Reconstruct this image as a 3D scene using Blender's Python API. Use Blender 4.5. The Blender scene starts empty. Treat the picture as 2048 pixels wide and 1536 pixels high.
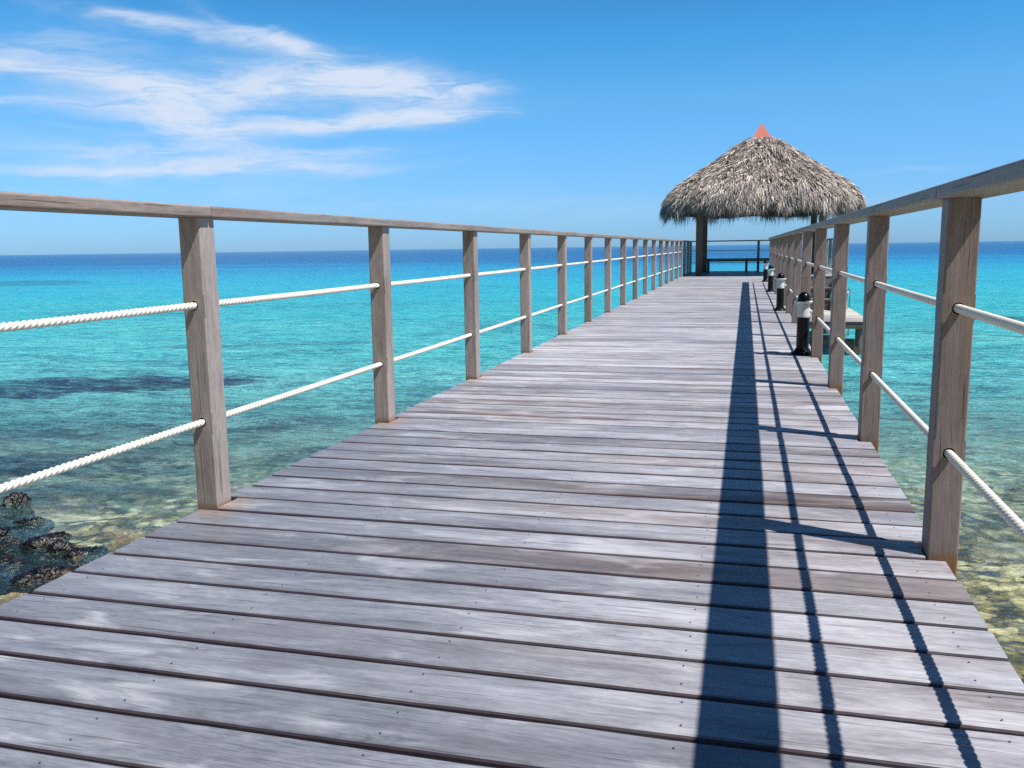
import bpy, math, random
import numpy as np
from mathutils import Vector, Matrix
R = math.radians
random.seed(7); rng = np.random.default_rng(11)
sc = bpy.context.scene
COL = sc.collection

# ------------------------------------------------------------------ camera
CAM_H = 0.88416
PITCH, ROLL, YAW = R(-8.78025), R(-0.80427), R(-14.84934)
fw = Vector((math.sin(YAW)*math.cos(PITCH), math.cos(YAW)*math.cos(PITCH), math.sin(PITCH)))
rt = Vector((math.cos(YAW), -math.sin(YAW), 0)); up = rt.cross(fw)
r2 = rt*math.cos(ROLL) + up*math.sin(ROLL); u2 = -rt*math.sin(ROLL) + up*math.cos(ROLL)
cd = bpy.data.cameras.new('camera'); cam = bpy.data.objects.new('camera', cd); COL.objects.link(cam)
m = Matrix((r2, u2, -fw)).transposed().to_4x4(); m.translation = (0, 0, CAM_H)
cam.matrix_world = m
cd.sensor_width = 36; cd.lens = 30.946; cd.clip_start = 0.05; cd.clip_end = 60000
sc.camera = cam
sc.view_settings.view_transform = 'Standard'; sc.view_settings.look = 'None'
sc.view_settings.exposure = 0.5; sc.view_settings.gamma = 1
sc.cycles.max_bounces = 6; sc.cycles.transparent_max_bounces = 8
sc.cycles.use_denoising = False
sc.cycles.sample_clamp_indirect = 3; sc.cycles.sample_clamp_direct = 2.5

# ------------------------------------------------------------------ sun and sky
SUN = Vector((0.547, -0.195, 1.0)).normalized()
ld = bpy.data.lights.new('sun', 'SUN'); ld.energy = 4.9; ld.angle = R(0.5); ld.color = (1.0, 0.965, 0.91)
lo = bpy.data.objects.new('sun', ld); COL.objects.link(lo)
lo.rotation_euler = SUN.to_track_quat('Z', 'Y').to_euler(); lo.location = (6, -4, 12)


class NT:
    """small helper to write node trees"""
    def __init__(s, tree): s.t = tree; s.n = tree.nodes; s.l = tree.links
    def node(s, typ, **kw):
        n = s.n.new(typ)
        for k, v in kw.items(): setattr(n, k, v)
        return n
    def put(s, sock, v):
        if hasattr(v, 'is_output'): s.l.new(v, sock)
        elif v is not None: sock.default_value = v
    def math(s, op, a, b=None, c=None, clamp=False):
        n = s.node('ShaderNodeMath', operation=op, use_clamp=clamp)
        s.put(n.inputs[0], a)
        if b is not None: s.put(n.inputs[1], b)
        if c is not None: s.put(n.inputs[2], c)
        return n.outputs[0]
    def vmath(s, op, a, b=None):
        n = s.node('ShaderNodeVectorMath', operation=op)
        s.put(n.inputs[0], a)
        if b is not None: s.put(n.inputs[1], b)
        return n.outputs[0]
    def mix(s, fac, a, b, typ='RGBA', blend='MIX'):
        n = s.node('ShaderNodeMix', data_type=typ)
        if typ == 'RGBA': n.blend_type = blend
        i = {'FLOAT': (2, 3, 0), 'RGBA': (6, 7, 2)}[typ]
        s.put(n.inputs[0], fac); s.put(n.inputs[i[0]], col(a)); s.put(n.inputs[i[1]], col(b))
        return n.outputs[i[2]]
    def noise(s, vec, scale=1.0, detail=3.0, rough=0.5, dist=0.0):
        n = s.node('ShaderNodeTexNoise'); s.put(n.inputs['Vector'], vec)
        n.inputs['Scale'].default_value = scale; n.inputs['Detail'].default_value = detail
        n.inputs['Roughness'].default_value = rough; n.inputs['Distortion'].default_value = dist
        return n.outputs[0]
    def voro(s, vec, scale, feature='F1', rand=1.0):
        n = s.node('ShaderNodeTexVoronoi', feature=feature); s.put(n.inputs['Vector'], vec)
        n.inputs['Scale'].default_value = scale; n.inputs['Randomness'].default_value = rand
        return n
    def mapping(s, vec, scale=(1, 1, 1), loc=(0, 0, 0), rot=(0, 0, 0)):
        n = s.node('ShaderNodeMapping'); s.put(n.inputs['Vector'], vec)
        n.inputs['Scale'].default_value = scale; n.inputs['Location'].default_value = loc
        n.inputs['Rotation'].default_value = rot
        return n.outputs[0]
    def ramp(s, fac, stops, interp='LINEAR'):
        n = s.node('ShaderNodeValToRGB'); s.put(n.inputs[0], fac); r = n.color_ramp; r.interpolation = interp
        while len(r.elements) < len(stops): r.elements.new(0.5)
        for e, (p, c) in zip(r.elements, stops):
            e.position = p; e.color = col(c) if isinstance(c, tuple) else (c, c, c, 1)
        return n.outputs[0]
    def range(s, v, a, b, c=0.0, d=1.0, smooth=True):
        n = s.node('ShaderNodeMapRange', interpolation_type='SMOOTHSTEP' if smooth else 'LINEAR')
        s.put(n.inputs[0], v)
        for i, q in enumerate((a, b, c, d)): n.inputs[i+1].default_value = q
        return n.outputs[0]
    def bump(s, h, strength, dist=0.01, normal=None):
        n = s.node('ShaderNodeBump'); s.put(n.inputs['Height'], h)
        n.inputs['Strength'].default_value = strength; n.inputs['Distance'].default_value = dist
        if normal is not None: s.put(n.inputs['Normal'], normal)
        return n.outputs[0]
    def sep(s, v):
        n = s.node('ShaderNodeSeparateXYZ'); s.put(n.inputs[0], v); return n.outputs
    def comb(s, x, y, z):
        n = s.node('ShaderNodeCombineXYZ')
        for i, q in enumerate((x, y, z)): s.put(n.inputs[i], q)
        return n.outputs[0]


def col(c):
    if isinstance(c, (tuple, list)) and len(c) == 3: return (c[0], c[1], c[2], 1)
    return c


world = bpy.data.worlds.new('World'); sc.world = world; world.use_nodes = True
W = NT(world.node_tree); W.n.clear()
sky = W.node('ShaderNodeTexSky', sky_type='NISHITA', sun_disc=False)
sky.sun_elevation = math.asin(SUN.z); sky.sun_rotation = math.atan2(SUN.x, SUN.y)
sky.air_density = 1.0; sky.dust_density = 0.25; sky.ozone_density = 2.4; sky.altitude = 0
SKY_STRENGTH = 0.092
tc = W.node('ShaderNodeTexCoord')
dx, dy, dz = W.sep(tc.outputs['Generated'])
az = W.math('MULTIPLY', W.math('ARCTAN2', dx, dy), 180/math.pi)
el = W.math('MULTIPLY', W.math('ARCSINE', dz), 180/math.pi)
ae = W.comb(az, el, 0.0)
# cirrus: wisps drawn out from left to right, frayed by two stretched noises
warp = W.noise(W.mapping(ae, (0.10, 0.30, 1)), 1.0, 4, 0.6)
warp2 = W.noise(W.mapping(ae, (0.10, 0.30, 1), (31, 7, 0)), 1.0, 4, 0.6)
azw = W.math('ADD', az, W.math('MULTIPLY', W.math('SUBTRACT', warp, 0.5), 8.0))
elw = W.math('ADD', el, W.math('MULTIPLY', W.math('SUBTRACT', warp2, 0.5), 2.0))
CLOUDS = [  # azimuth, elevation, half length, half height, tilt, weight
    (-29.5, 9.6, 6.0, 1.05, 3, 1.0), (-23.5, 10.3, 5.0, 1.0, -3, .95), (-36.0, 9.0, 3.4, 1.0, -16, .8),
    (-18.7, 9.5, 2.8, .62, 4, .95), (-41.0, 10.1, 4.2, .42, -5, .75),
    (-26.5, 7.7, 6.5, .42, 4, .85), (-20.0, 8.0, 4.6, .36, 3, 1.0), (-33.5, 7.0, 4.0, .5, -9, .55),
    (-35.5, 12.9, 4.8, .42, -6, .85), (-29.0, 12.3, 4.4, .40, -19, .65), (-42.0, 11.2, 5.0, .8, 10, .45), (-26.5, 11.6, 3.6, .7, -10, .35),
    (-24.0, 6.1, 3.2, .34, 2, .75), (-38.5, 5.7, 6.0, .5, -3, .6), (-29.5, 5.0, 7.5, .34, 2, .8), (-31.5, 5.9, 4.0, .4, -4, .5),
    (-41.0, 4.6, 6.0, .32, 0, .65), (-43.0, 8.2, 4.0, .20, 0, .55), (-33.0, 3.6, 10.0, .5, 0, .28), (-37.0, 7.9, 4.0, .5, -4, .3),
    (8.5, 4.1, 2.2, .22, 3, .35), (11.0, 2.6, 3.5, .4, 4, .34), (-10.0, 3.0, 9.0, .35, 0, .22),
    (-5.0, 2.0, 14.0, .5, 0, .3), (-24.0, 2.6, 10.0, .5, 0, .22), (-40.0, 9.5, 9.0, 3.0, 0, .22), (-34.0, 5.2, 12.0, 1.6, 0, .20), (60, 22, 20, 2.5, 5, .6), (150, 18, 30, 2.5, -5, .5), (-110, 15, 22, 2.5, 4, .6)]
dens = None
for a0, e0, ra, re, tilt, wgt in CLOUDS:
    ct, st = math.cos(R(tilt)), math.sin(R(tilt))
    da = W.math('SUBTRACT', azw, a0); de = W.math('SUBTRACT', elw, e0)
    u = W.math('MULTIPLY_ADD', de, st/ra, W.math('MULTIPLY', da, ct/ra))
    v = W.math('MULTIPLY_ADD', de, ct/re, W.math('MULTIPLY', da, -st/re))
    q = W.math('MULTIPLY_ADD', u, u, W.math('MULTIPLY', v, v))
    g = W.math('MULTIPLY', W.math('EXPONENT', W.math('MULTIPLY', q, -0.62)), wgt)
    dens = g if dens is None else W.math('ADD', dens, g)
skew = W.comb(W.math('MULTIPLY_ADD', el, 0.35, azw), W.math('MULTIPLY_ADD', az, -0.05, elw), 0.0)
st1 = W.noise(W.mapping(skew, (0.16, 0.95, 1), (5, 3, 0)), 1.0, 9, 0.66, .6)
st2 = W.noise(W.mapping(skew, (0.6, 4.2, 1), (2, 9, 0)), 1.0, 6, 0.65, .4)
fray = W.math('ADD', W.range(st1, .26, .66, .28, 1.10), W.math('MULTIPLY', W.range(st2, .3, .7), .18))
dd = W.math('MULTIPLY', dens, W.math('MULTIPLY_ADD', fray, 1.05, 0.05))
cmask = W.math('MULTIPLY', W.range(dd, 0.0, 1.80), 0.97, clamp=True)
# clear tropical air: deep blue overhead, paler towards the horizon
grade = W.ramp(W.math('DIVIDE', el, 60.0, clamp=True), [(0.0, (.33, .64, 1.26)), (.04, (.37, .69, 1.22)), (.15, (.38, .84, 1.16)),
               (.21, (.26, .83, 1.16)), (.40, (.155, .45, .70)), (1.0, (.115, .24, .37))])
hz = W.mix(1.0, sky.outputs[0], grade, blend='MULTIPLY')
skyc = W.mix(cmask, hz, (5.3, 6.0, 7.2))
bg = W.node('ShaderNodeBackground'); W.put(bg.inputs[0], skyc); bg.inputs[1].default_value = SKY_STRENGTH
wo = W.node('ShaderNodeOutputWorld'); W.l.new(bg.outputs[0], wo.inputs[0])


# ------------------------------------------------------------------ helpers
class MB:
    def __init__(s): s.v = []; s.f = []; s.c = []      # c: per face colour attribute
    def face(s, idx, c=None): s.f.append(idx); s.c.append(c or (0, 0, 0, 1))
    def box(s, x0, x1, y0, y1, z0, z1, c=None):
        b = len(s.v)
        s.v += [(x0, y0, z0), (x1, y0, z0), (x1, y1, z0), (x0, y1, z0), (x0, y0, z1), (x1, y0, z1), (x1, y1, z1), (x0, y1, z1)]
        for q in ((3, 2, 1, 0), (4, 5, 6, 7), (0, 1, 5, 4), (1, 2, 6, 5), (2, 3, 7, 6), (3, 0, 4, 7)):
            s.face([b+i for i in q], c)
    def beam(s, p, q, w, h, c=None):
        """rectangular bar from p to q"""
        p, q = Vector(p), Vector(q); d = (q-p).normalized()
        a = d.cross(Vector((0, 0, 1)));  a = a.normalized() if a.length > 1e-4 else Vector((1, 0, 0))
        n = a.cross(d); b = len(s.v)
        for e in (p, q):
            for i, j in ((-1, -1), (1, -1), (1, 1), (-1, 1)): s.v.append(tuple(e + a*i*w/2 + n*j*h/2))
        for k in range(4): s.face([b+k, b+(k+1) % 4, b+4+(k+1) % 4, b+4+k], c)
        s.face([b+3, b+2, b+1, b], c); s.face([b+4, b+5, b+6, b+7], c)
    def tube(s, pts, r, n=10, caps=True, c=None):
        pts = [Vector(p) for p in pts]; b = len(s.v); ref = Vector((0, 0, 1))
        rs = r if isinstance(r, (list, tuple)) else [r]*len(pts)
        for i, p in enumerate(pts):
            d = (pts[min(i+1, len(pts)-1)]-pts[max(i-1, 0)]).normalized()
            if abs(d.dot(ref)) > .95: ref = Vector((1, 0, 0))
            a = d.cross(ref).normalized(); e = a.cross(d); ref = e
            for k in range(n):
                t = 2*math.pi*k/n; s.v.append(tuple(p + (a*math.cos(t)+e*math.sin(t))*rs[i]))
        for i in range(len(pts)-1):
            for k in range(n):
                k2 = (k+1) % n; s.face([b+i*n+k, b+i*n+k2, b+(i+1)*n+k2, b+(i+1)*n+k], c)
        if caps: s.face([b+k for k in range(n)][::-1], c); s.face([b+(len(pts)-1)*n+k for k in range(n)], c)
    def lathe(s, prof, n=28, center=(0, 0), c=None, closed=False):
        """profile of (r, z) from bottom to top round the z axis"""
        b = len(s.v)
        for r, z in prof:
            for k in range(n):
                t = 2*math.pi*k/n; s.v.append((center[0]+r*math.cos(t), center[1]+r*math.sin(t), z))
        for i in range(len(prof)-1):
            for k in range(n):
                k2 = (k+1) % n; s.face([b+i*n+k, b+i*n+k2, b+(i+1)*n+k2, b+(i+1)*n+k], c)
        if closed: s.face([b+k for k in range(n)][::-1], c); s.face([b+(len(prof)-1)*n+k for k in range(n)], c)
    def build(s, name, mat, parent=None, smooth=False, bevel=0.0, attr=False, loc=None, segs=2):
        me = bpy.data.meshes.new(name); me.from_pydata(s.v, [], s.f)
        if attr:
            ca = me.color_attributes.new('tone', 'FLOAT_COLOR', 'CORNER'); arr = []
            for f, c in zip(s.f, s.c): arr += list(c)*len(f)
            ca.data.foreach_set('color', arr)
        if smooth: me.polygons.foreach_set('use_smooth', [True]*len(me.polygons))
        me.update(); me.materials.append(mat)
        o = bpy.data.objects.new(name, me); COL.objects.link(o)
        if parent: o.parent = parent
        if loc: o.location = loc
        if bevel:
            md = o.modifiers.new('bevel', 'BEVEL'); md.width = bevel; md.segments = segs
            md.limit_method = 'ANGLE'; md.angle_limit = R(50); md.harden_normals = False
        return o


def tag(o, label=None, cat=None, group=None, kind=None):
    if label: o['label'] = label
    if cat: o['category'] = cat
    if group: o['group'] = group
    if kind: o['kind'] = kind
    return o
def empty(name, loc, label, cat, group=None):
    o = bpy.data.objects.new(name, None); COL.objects.link(o); o.location = loc; o.empty_display_size = .2
    return tag(o, label, cat, group)
def new_mat(name):
    mt = bpy.data.materials.new(name); mt.use_nodes = True; N = NT(mt.node_tree); N.n.clear()
    b = N.node('ShaderNodeBsdfPrincipled'); o = N.node('ShaderNodeOutputMaterial'); N.l.new(b.outputs[0], o.inputs[0])
    return mt, N, b, o
def simple(name, c, rough=.5, metal=0.0, var=0.15, scale=8):
    mt, N, b, o = new_mat(name); t = N.node('ShaderNodeTexCoord')
    n = N.noise(t.outputs['Object'], scale, 4, .6)
    cc = N.mix(n, tuple(x*(1-var) for x in c), tuple(min(1, x*(1+var)) for x in c))
    N.put(b.inputs['Base Color'], cc); b.inputs['Metallic'].default_value = metal; b.inputs['Specular IOR Level'].default_value = .5 if c[0] > .02 else .22
    N.put(b.inputs['Roughness'], N.math('MULTIPLY_ADD', n, .2, rough-.1))
    return mt


# ------------------------------------------------------------------ materials
Y0_, STEP_ = 2.6225, 1.55548
def wood(name, axis, light, dark, brown, use_attr=False, knots=True, brown_amt=.5, stain=False, rough=.62):
    """weathered hardwood, grain along axis; tone attribute: R random, G brownness, B sawn edge"""
    mt, N, b, o = new_mat(name); t = N.node('ShaderNodeTexCoord'); P = t.outputs['Object']
    if use_attr:
        at = N.node('ShaderNodeAttribute', attribute_name='tone'); rr, gg, bb = N.sep(at.outputs['Vector'])
        off = N.math('MULTIPLY', rr, 60.0)
    else:
        oi = N.node('ShaderNodeObjectInfo'); rr = oi.outputs['Random']; off = N.math('MULTIPLY', rr, 60.0); gg = None
    x, y, z = N.sep(P)
    if axis == 'X': u, v, w = x, y, z
    elif axis == 'Y': u, v, w = y, x, z
    else: u, v, w = z, x, y
    Q = N.comb(N.math('ADD', u, off), v, N.math('ADD', w, off))     # along, across, across
    # slow wander of the grain and knots
    wan = N.noise(N.mapping(Q, (0.9, 4, 4)), 1.0, 3, .5)
    ph = N.math('MULTIPLY', wan, 1.6)
    if knots:
        vo = N.voro(N.mapping(Q, (1.15, 6.5, 1.0)), 1.0, 'F1', 1.0)
        kd = vo.outputs['Distance']
        km = N.math('EXPONENT', N.math('MULTIPLY', N.math('POWER', kd, 2.0), -22.0))
        ph = N.math('ADD', ph, N.math('MULTIPLY', km, 2.4))
    G = N.comb(N.math('MULTIPLY', u, 1.4), N.math('ADD', N.math('MULTIPLY', v, 42.0), N.math('MULTIPLY', ph, 5.0)), N.math('ADD', off, N.math('MULTIPLY', w, 42.0)))
    g1 = N.noise(G, 1.0, 5, .62)
    g2 = N.noise(N.mapping(Q, (11, 300, 300)), 1.0, 3, .75)
    blot = N.noise(N.mapping(Q, (2.2, 7, 7), (3, 1, 4)), 1.0, 5, .62)
    speck = N.noise(N.mapping(Q, (30, 70, 70)), 1.0, 3, .7)
    f = N.math('ADD', N.math('MULTIPLY', g1, .40), N.math('ADD', N.math('MULTIPLY', g2, .52), N.math('MULTIPLY', blot, .50)))
    f = N.math('ADD', f, N.math('MULTIPLY', speck, .26))
    f = N.range(f, .66, 1.04, 0, 1, False)
    c = N.mix(f, dark, light)
    # browner, less bleached stretches
    bm = N.range(N.noise(N.mapping(Q, (.75, 5, 5), (9, 2, 7)), 1.0, 4, .6), .44, .66)
    if gg is not None: bm = N.math('ADD', N.math('MULTIPLY', bm, N.math('ADD', gg, brown_amt*.30)), N.math('MULTIPLY', N.math('POWER', gg, 2.0), .62), clamp=True)
    else: bm = N.math('MULTIPLY', bm, brown_amt)
    c = N.mix(bm, c, N.mix(f, tuple(q*.55 for q in brown), tuple(q*1.15 for q in brown)))
    if gg is not None:
        tone = N.range(N.math('FRACT', N.math('MULTIPLY', rr, 7.31)), 0, 1, .66, 1.24, False)
        c = N.mix(1.0, c, N.comb(tone, tone, tone), blend='MULTIPLY')
        wn = N.noise(N.mapping(P, (.8, 1.6, 1), (4, 4, 4)), 1.0, 5, .62)       # salt bleached areas, painted sheen and vignette across the walkway
        wx, wy, wz = N.sep(P)
        salt_sheen = N.math('ADD', N.math('EXPONENT', N.math('MULTIPLY', N.math('POWER', N.math('MULTIPLY', N.math('SUBTRACT', wy, 5.4), .75), 2.0), -1.0)), N.math('MULTIPLY', N.range(wy, 0.5, 9.0), .45))  # bleached patch, plus grazing sheen painted in as paler boards farther out
        salt_sheen = N.math('MULTIPLY', salt_sheen, N.range(wn, .40, .66), clamp=True)
        c = N.mix(N.math('MULTIPLY', salt_sheen, .62), c, (.74, .735, .76))
        vignette = N.math('MULTIPLY', N.range(N.math('ADD', wx, N.math('ADD', N.math('MULTIPLY', wn, 1.2), N.math('MULTIPLY', wy, .45))), 1.35, -.25), N.range(wy, 3.4, 1.0))  # lens vignette painted into the colour of the near-left boards
        c = N.mix(N.math('MULTIPLY', vignette, .80), c, N.mix(f, (.105, .12, .155), (.29, .315, .37)))
        cl = N.noise(N.mapping(Q, (3.0, 9, 1), (7, 7, 7)), 1.0, 4, .6, .8)
        c = N.mix(N.math('MULTIPLY', N.range(cl, .50, .74), .46), c, (.74, .745, .79))
        c = N.mix(N.math('MULTIPLY', N.range(cl, .48, .32), .40), c, (.17, .165, .185))
        # rust brown run-off where each left post meets the boards
        py = N.math('SUBTRACT', N.math('FRACT', N.math('ADD', N.math('DIVIDE', N.math('SUBTRACT', wy, Y0_-2.6+.02), STEP_), .5)), .5)
        rs = N.math('ADD', N.math('POWER', N.math('MULTIPLY', N.math('SUBTRACT', wx, -1.7689+.625+.01), 13.0), 2.0), N.math('POWER', N.math('MULTIPLY', py, 15.0), 2.0))
        rs = N.math('MULTIPLY', N.math('EXPONENT', N.math('MULTIPLY', rs, -.8)), N.range(speck, .35, .6, .5, 1.0))
        c = N.mix(N.math('MULTIPLY', rs, .6), c, (.46, .27, .14))
        c = N.mix(N.math('MULTIPLY', bb, .85), c, (.045, .024, .038))
    # thin dark checks
    ck = N.noise(N.mapping(Q, (3.4, 150, 150), (0, 5, 5)), 1.0, 2, .5)
    ckm = N.math('MULTIPLY', N.range(ck, .63, .71), .65)
    c = N.mix(ckm, c, tuple(q*.30 for q in dark))
    if stain:
        sm = N.math('MULTIPLY', N.range(N.math('ADD', z, N.math('MULTIPLY', blot, -.07)), -.01, -.045), .8)
        c = N.mix(sm, c, (.36, .17, .07))
    c = N.mix(1.0, c, (.70, .70, .70), blend='MULTIPLY')
    N.put(b.inputs['Base Color'], c)
    N.put(b.inputs['Roughness'], N.math('MULTIPLY_ADD', f, .14, rough-.07))
    b.inputs['Specular IOR Level'].default_value = .42
    h = N.math('ADD', N.math('MULTIPLY', g1, .6), N.math('ADD', N.math('MULTIPLY', g2, .30), N.math('MULTIPLY', ckm, -.8)))
    h = N.math('ADD', h, N.math('MULTIPLY', blot, .8))
    N.put(b.inputs['Normal'], N.bump(h, .5, .003))
    return mt

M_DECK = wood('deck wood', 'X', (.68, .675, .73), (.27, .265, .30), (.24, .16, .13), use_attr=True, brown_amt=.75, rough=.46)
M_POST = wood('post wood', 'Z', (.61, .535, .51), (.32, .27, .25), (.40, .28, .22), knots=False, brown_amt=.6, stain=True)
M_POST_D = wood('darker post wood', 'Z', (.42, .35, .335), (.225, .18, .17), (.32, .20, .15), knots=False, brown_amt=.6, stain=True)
M_RAIL = wood('handrail wood', 'Y', (.47, .42, .385), (.25, .215, .20), (.40, .25, .18), knots=False, brown_amt=.7)
M_RAILX = wood('cross rail wood', 'X', (.40, .37, .35), (.22, .20, .19), (.34, .22, .16), knots=False, brown_amt=.6)
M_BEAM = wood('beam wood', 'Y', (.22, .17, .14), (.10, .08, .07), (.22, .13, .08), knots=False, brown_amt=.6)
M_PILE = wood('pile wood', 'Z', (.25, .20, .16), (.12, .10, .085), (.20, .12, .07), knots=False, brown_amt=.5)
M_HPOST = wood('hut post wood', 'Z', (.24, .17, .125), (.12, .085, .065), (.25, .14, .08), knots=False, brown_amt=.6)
M_LAND = wood('pale landing wood', 'X', (.88, .83, .74), (.60, .55, .47), (.55, .46, .36), use_attr=True, brown_amt=.2)
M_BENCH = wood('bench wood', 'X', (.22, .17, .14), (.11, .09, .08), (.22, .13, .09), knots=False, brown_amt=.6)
M_BLACK = simple('black enamel', (.006, .006, .008), .20, 0, .1)
M_STEEL = simple('brushed steel', (.62, .64, .66), .25, 1.0, .1, 30)
M_SCREW = simple('weathered screw', (.16, .155, .17), .35, .5)
M_CAP = simple('terracotta', (.47, .135, .09), .6, 0, .12, 5)
M_DARK = simple('dark bracket', (.03, .03, .035), .6)

def mat_lens():
    mt, N, b, o = new_mat('frosted lens'); t = N.node('ShaderNodeTexCoord')
    x, y, z = N.sep(t.outputs['Object'])
    a = N.math('ARCTAN2', y, x); rib = N.math('SINE', N.math('MULTIPLY', a, 26.0))
    b.inputs['Base Color'].default_value = (.62, .66, .66, 1); b.inputs['Roughness'].default_value = .25
    b.inputs['IOR'].default_value = 1.3
    N.put(b.inputs['Normal'], N.bump(rib, .5, .002)); return mt
M_LENS = mat_lens()

def mat_rope():
    mt, N, b, o = new_mat('cream rope'); t = N.node('ShaderNodeTexCoord')
    n = N.noise(t.outputs['Object'], 60, 4, .7); n2 = N.noise(t.outputs['Object'], 2.5, 3, .6)
    fi = N.noise(N.mapping(t.outputs['Object'], (900, 160, 900)), 1.0, 2, .6)
    c = N.mix(N.math('MULTIPLY', n2, .8), (.80, .775, .69), (.62, .58, .47)); c = N.mix(N.math('MULTIPLY', n, .25), c, (.5, .46, .38))
    N.put(b.inputs['Base Color'], c); b.inputs['Roughness'].default_value = .55
    N.put(b.inputs['Normal'], N.bump(fi, .35, .001)); return mt
M_ROPE = mat_rope()

def mat_thatch():
    mt, N, b, o = new_mat('dry thatch'); at = N.node('ShaderNodeAttribute', attribute_name='tone')
    r, g, bb = N.sep(at.outputs['Vector'])
    c = N.ramp(r, [(0, (.03, .025, .022)), (.3, (.11, .093, .080)), (.6, (.285, .25, .215)), (.85, (.50, .45, .37)), (1, (.68, .63, .52))])
    t = N.node('ShaderNodeTexCoord'); big = N.noise(t.outputs['Object'], 1.6, 4, .6)
    c = N.mix(N.range(big, .42, .68, 0, .45), c, (.20, .17, .17)); c = N.mix(1.0, c, (1.24, 1.19, 1.22), blend='MULTIPLY')
    N.put(b.inputs['Base Color'], c); b.inputs['Roughness'].default_value = .7
    return mt
M_THATCH = mat_thatch()
M_THATCH_IN = simple('thatch lining', (.10, .085, .07), .9, 0, .4, 6)

# ------------------------------------------------------------------ sea and sea bed
SEA = -1.70
def depth_nodes(N, P):
    """water depth in metres from the world position (same formula as bed_depth)"""
    x, y, z = N.sep(P)
    r = N.math('MAXIMUM', N.math('ADD', N.math('MULTIPLY', x, -.22), N.math('SUBTRACT', y, 5.2)), 0.0)
    d = N.math('MULTIPLY_ADD', r, .050, .14)
    return d, r
def bed_depth(x, y):
    r = np.maximum(-.22*x + y - 5.2, 0); return .14 + .050*r
REEFS = [  # x, y, half length, half width, angle, weight
    (-12.3, 14.3, 3.1, 1.1, 35, 1.0), (-14.2, 14.4, 1.8, .9, 20, .8), (-8.4, 8.8, 2.0, .75, 25, .8), (-10.0, 10.2, 2.0, .5, 30, .7), (-12.0, 15.2, 2.6, .8, 20, 1.0),
    (-64, 68, 9, 5, -40, .45), (8.4, 33, 1.9, 1.0, 0, .9), (11.5, 33.0, 3.0, 1.5, 10, .9), (5.5, 27.5, 1.5, .5, 10, .5),
    (-7.0, 11.5, 1.7, .5, 30, .55), (-5.0, 9.8, 1.2, .45, 40, .5), (-13.0, 22.0, 3.0, .7, 20, .4), (3.0, 9.6, 1.3, .6, 30, .35)]
def reef_mask(N, P):
    x, y, z = N.sep(P)
    nz = N.noise(N.mapping(P, (.8, 1.4, .9)), 1.0, 7, .72); nz2 = N.noise(N.mapping(P, (.8, 1.4, .9), (40, 0, 0)), 1.0, 7, .72)
    x = N.math('MULTIPLY_ADD', N.math('SUBTRACT', nz, .5), 4.2, x); y = N.math('MULTIPLY_ADD', N.math('SUBTRACT', nz2, .5), 3.4, y)
    tot = None
    for a, b_, la, lb, an, wg in REEFS:
        ct, st = math.cos(R(an)), math.sin(R(an))
        dx_ = N.math('SUBTRACT', x, a); dy_ = N.math('SUBTRACT', y, b_)
        u = N.math('MULTIPLY_ADD', dy_, st/la, N.math('MULTIPLY', dx_, ct/la))
        v = N.math('MULTIPLY_ADD', dy_, ct/lb, N.math('MULTIPLY', dx_, -st/lb))
        q = N.math('MULTIPLY_ADD', u, u, N.math('MULTIPLY', v, v))
        g = N.math('MULTIPLY', N.range(q, 1.35, .55), wg)
        tot = g if tot is None else N.math('MAXIMUM', tot, g)
    return tot

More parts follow.
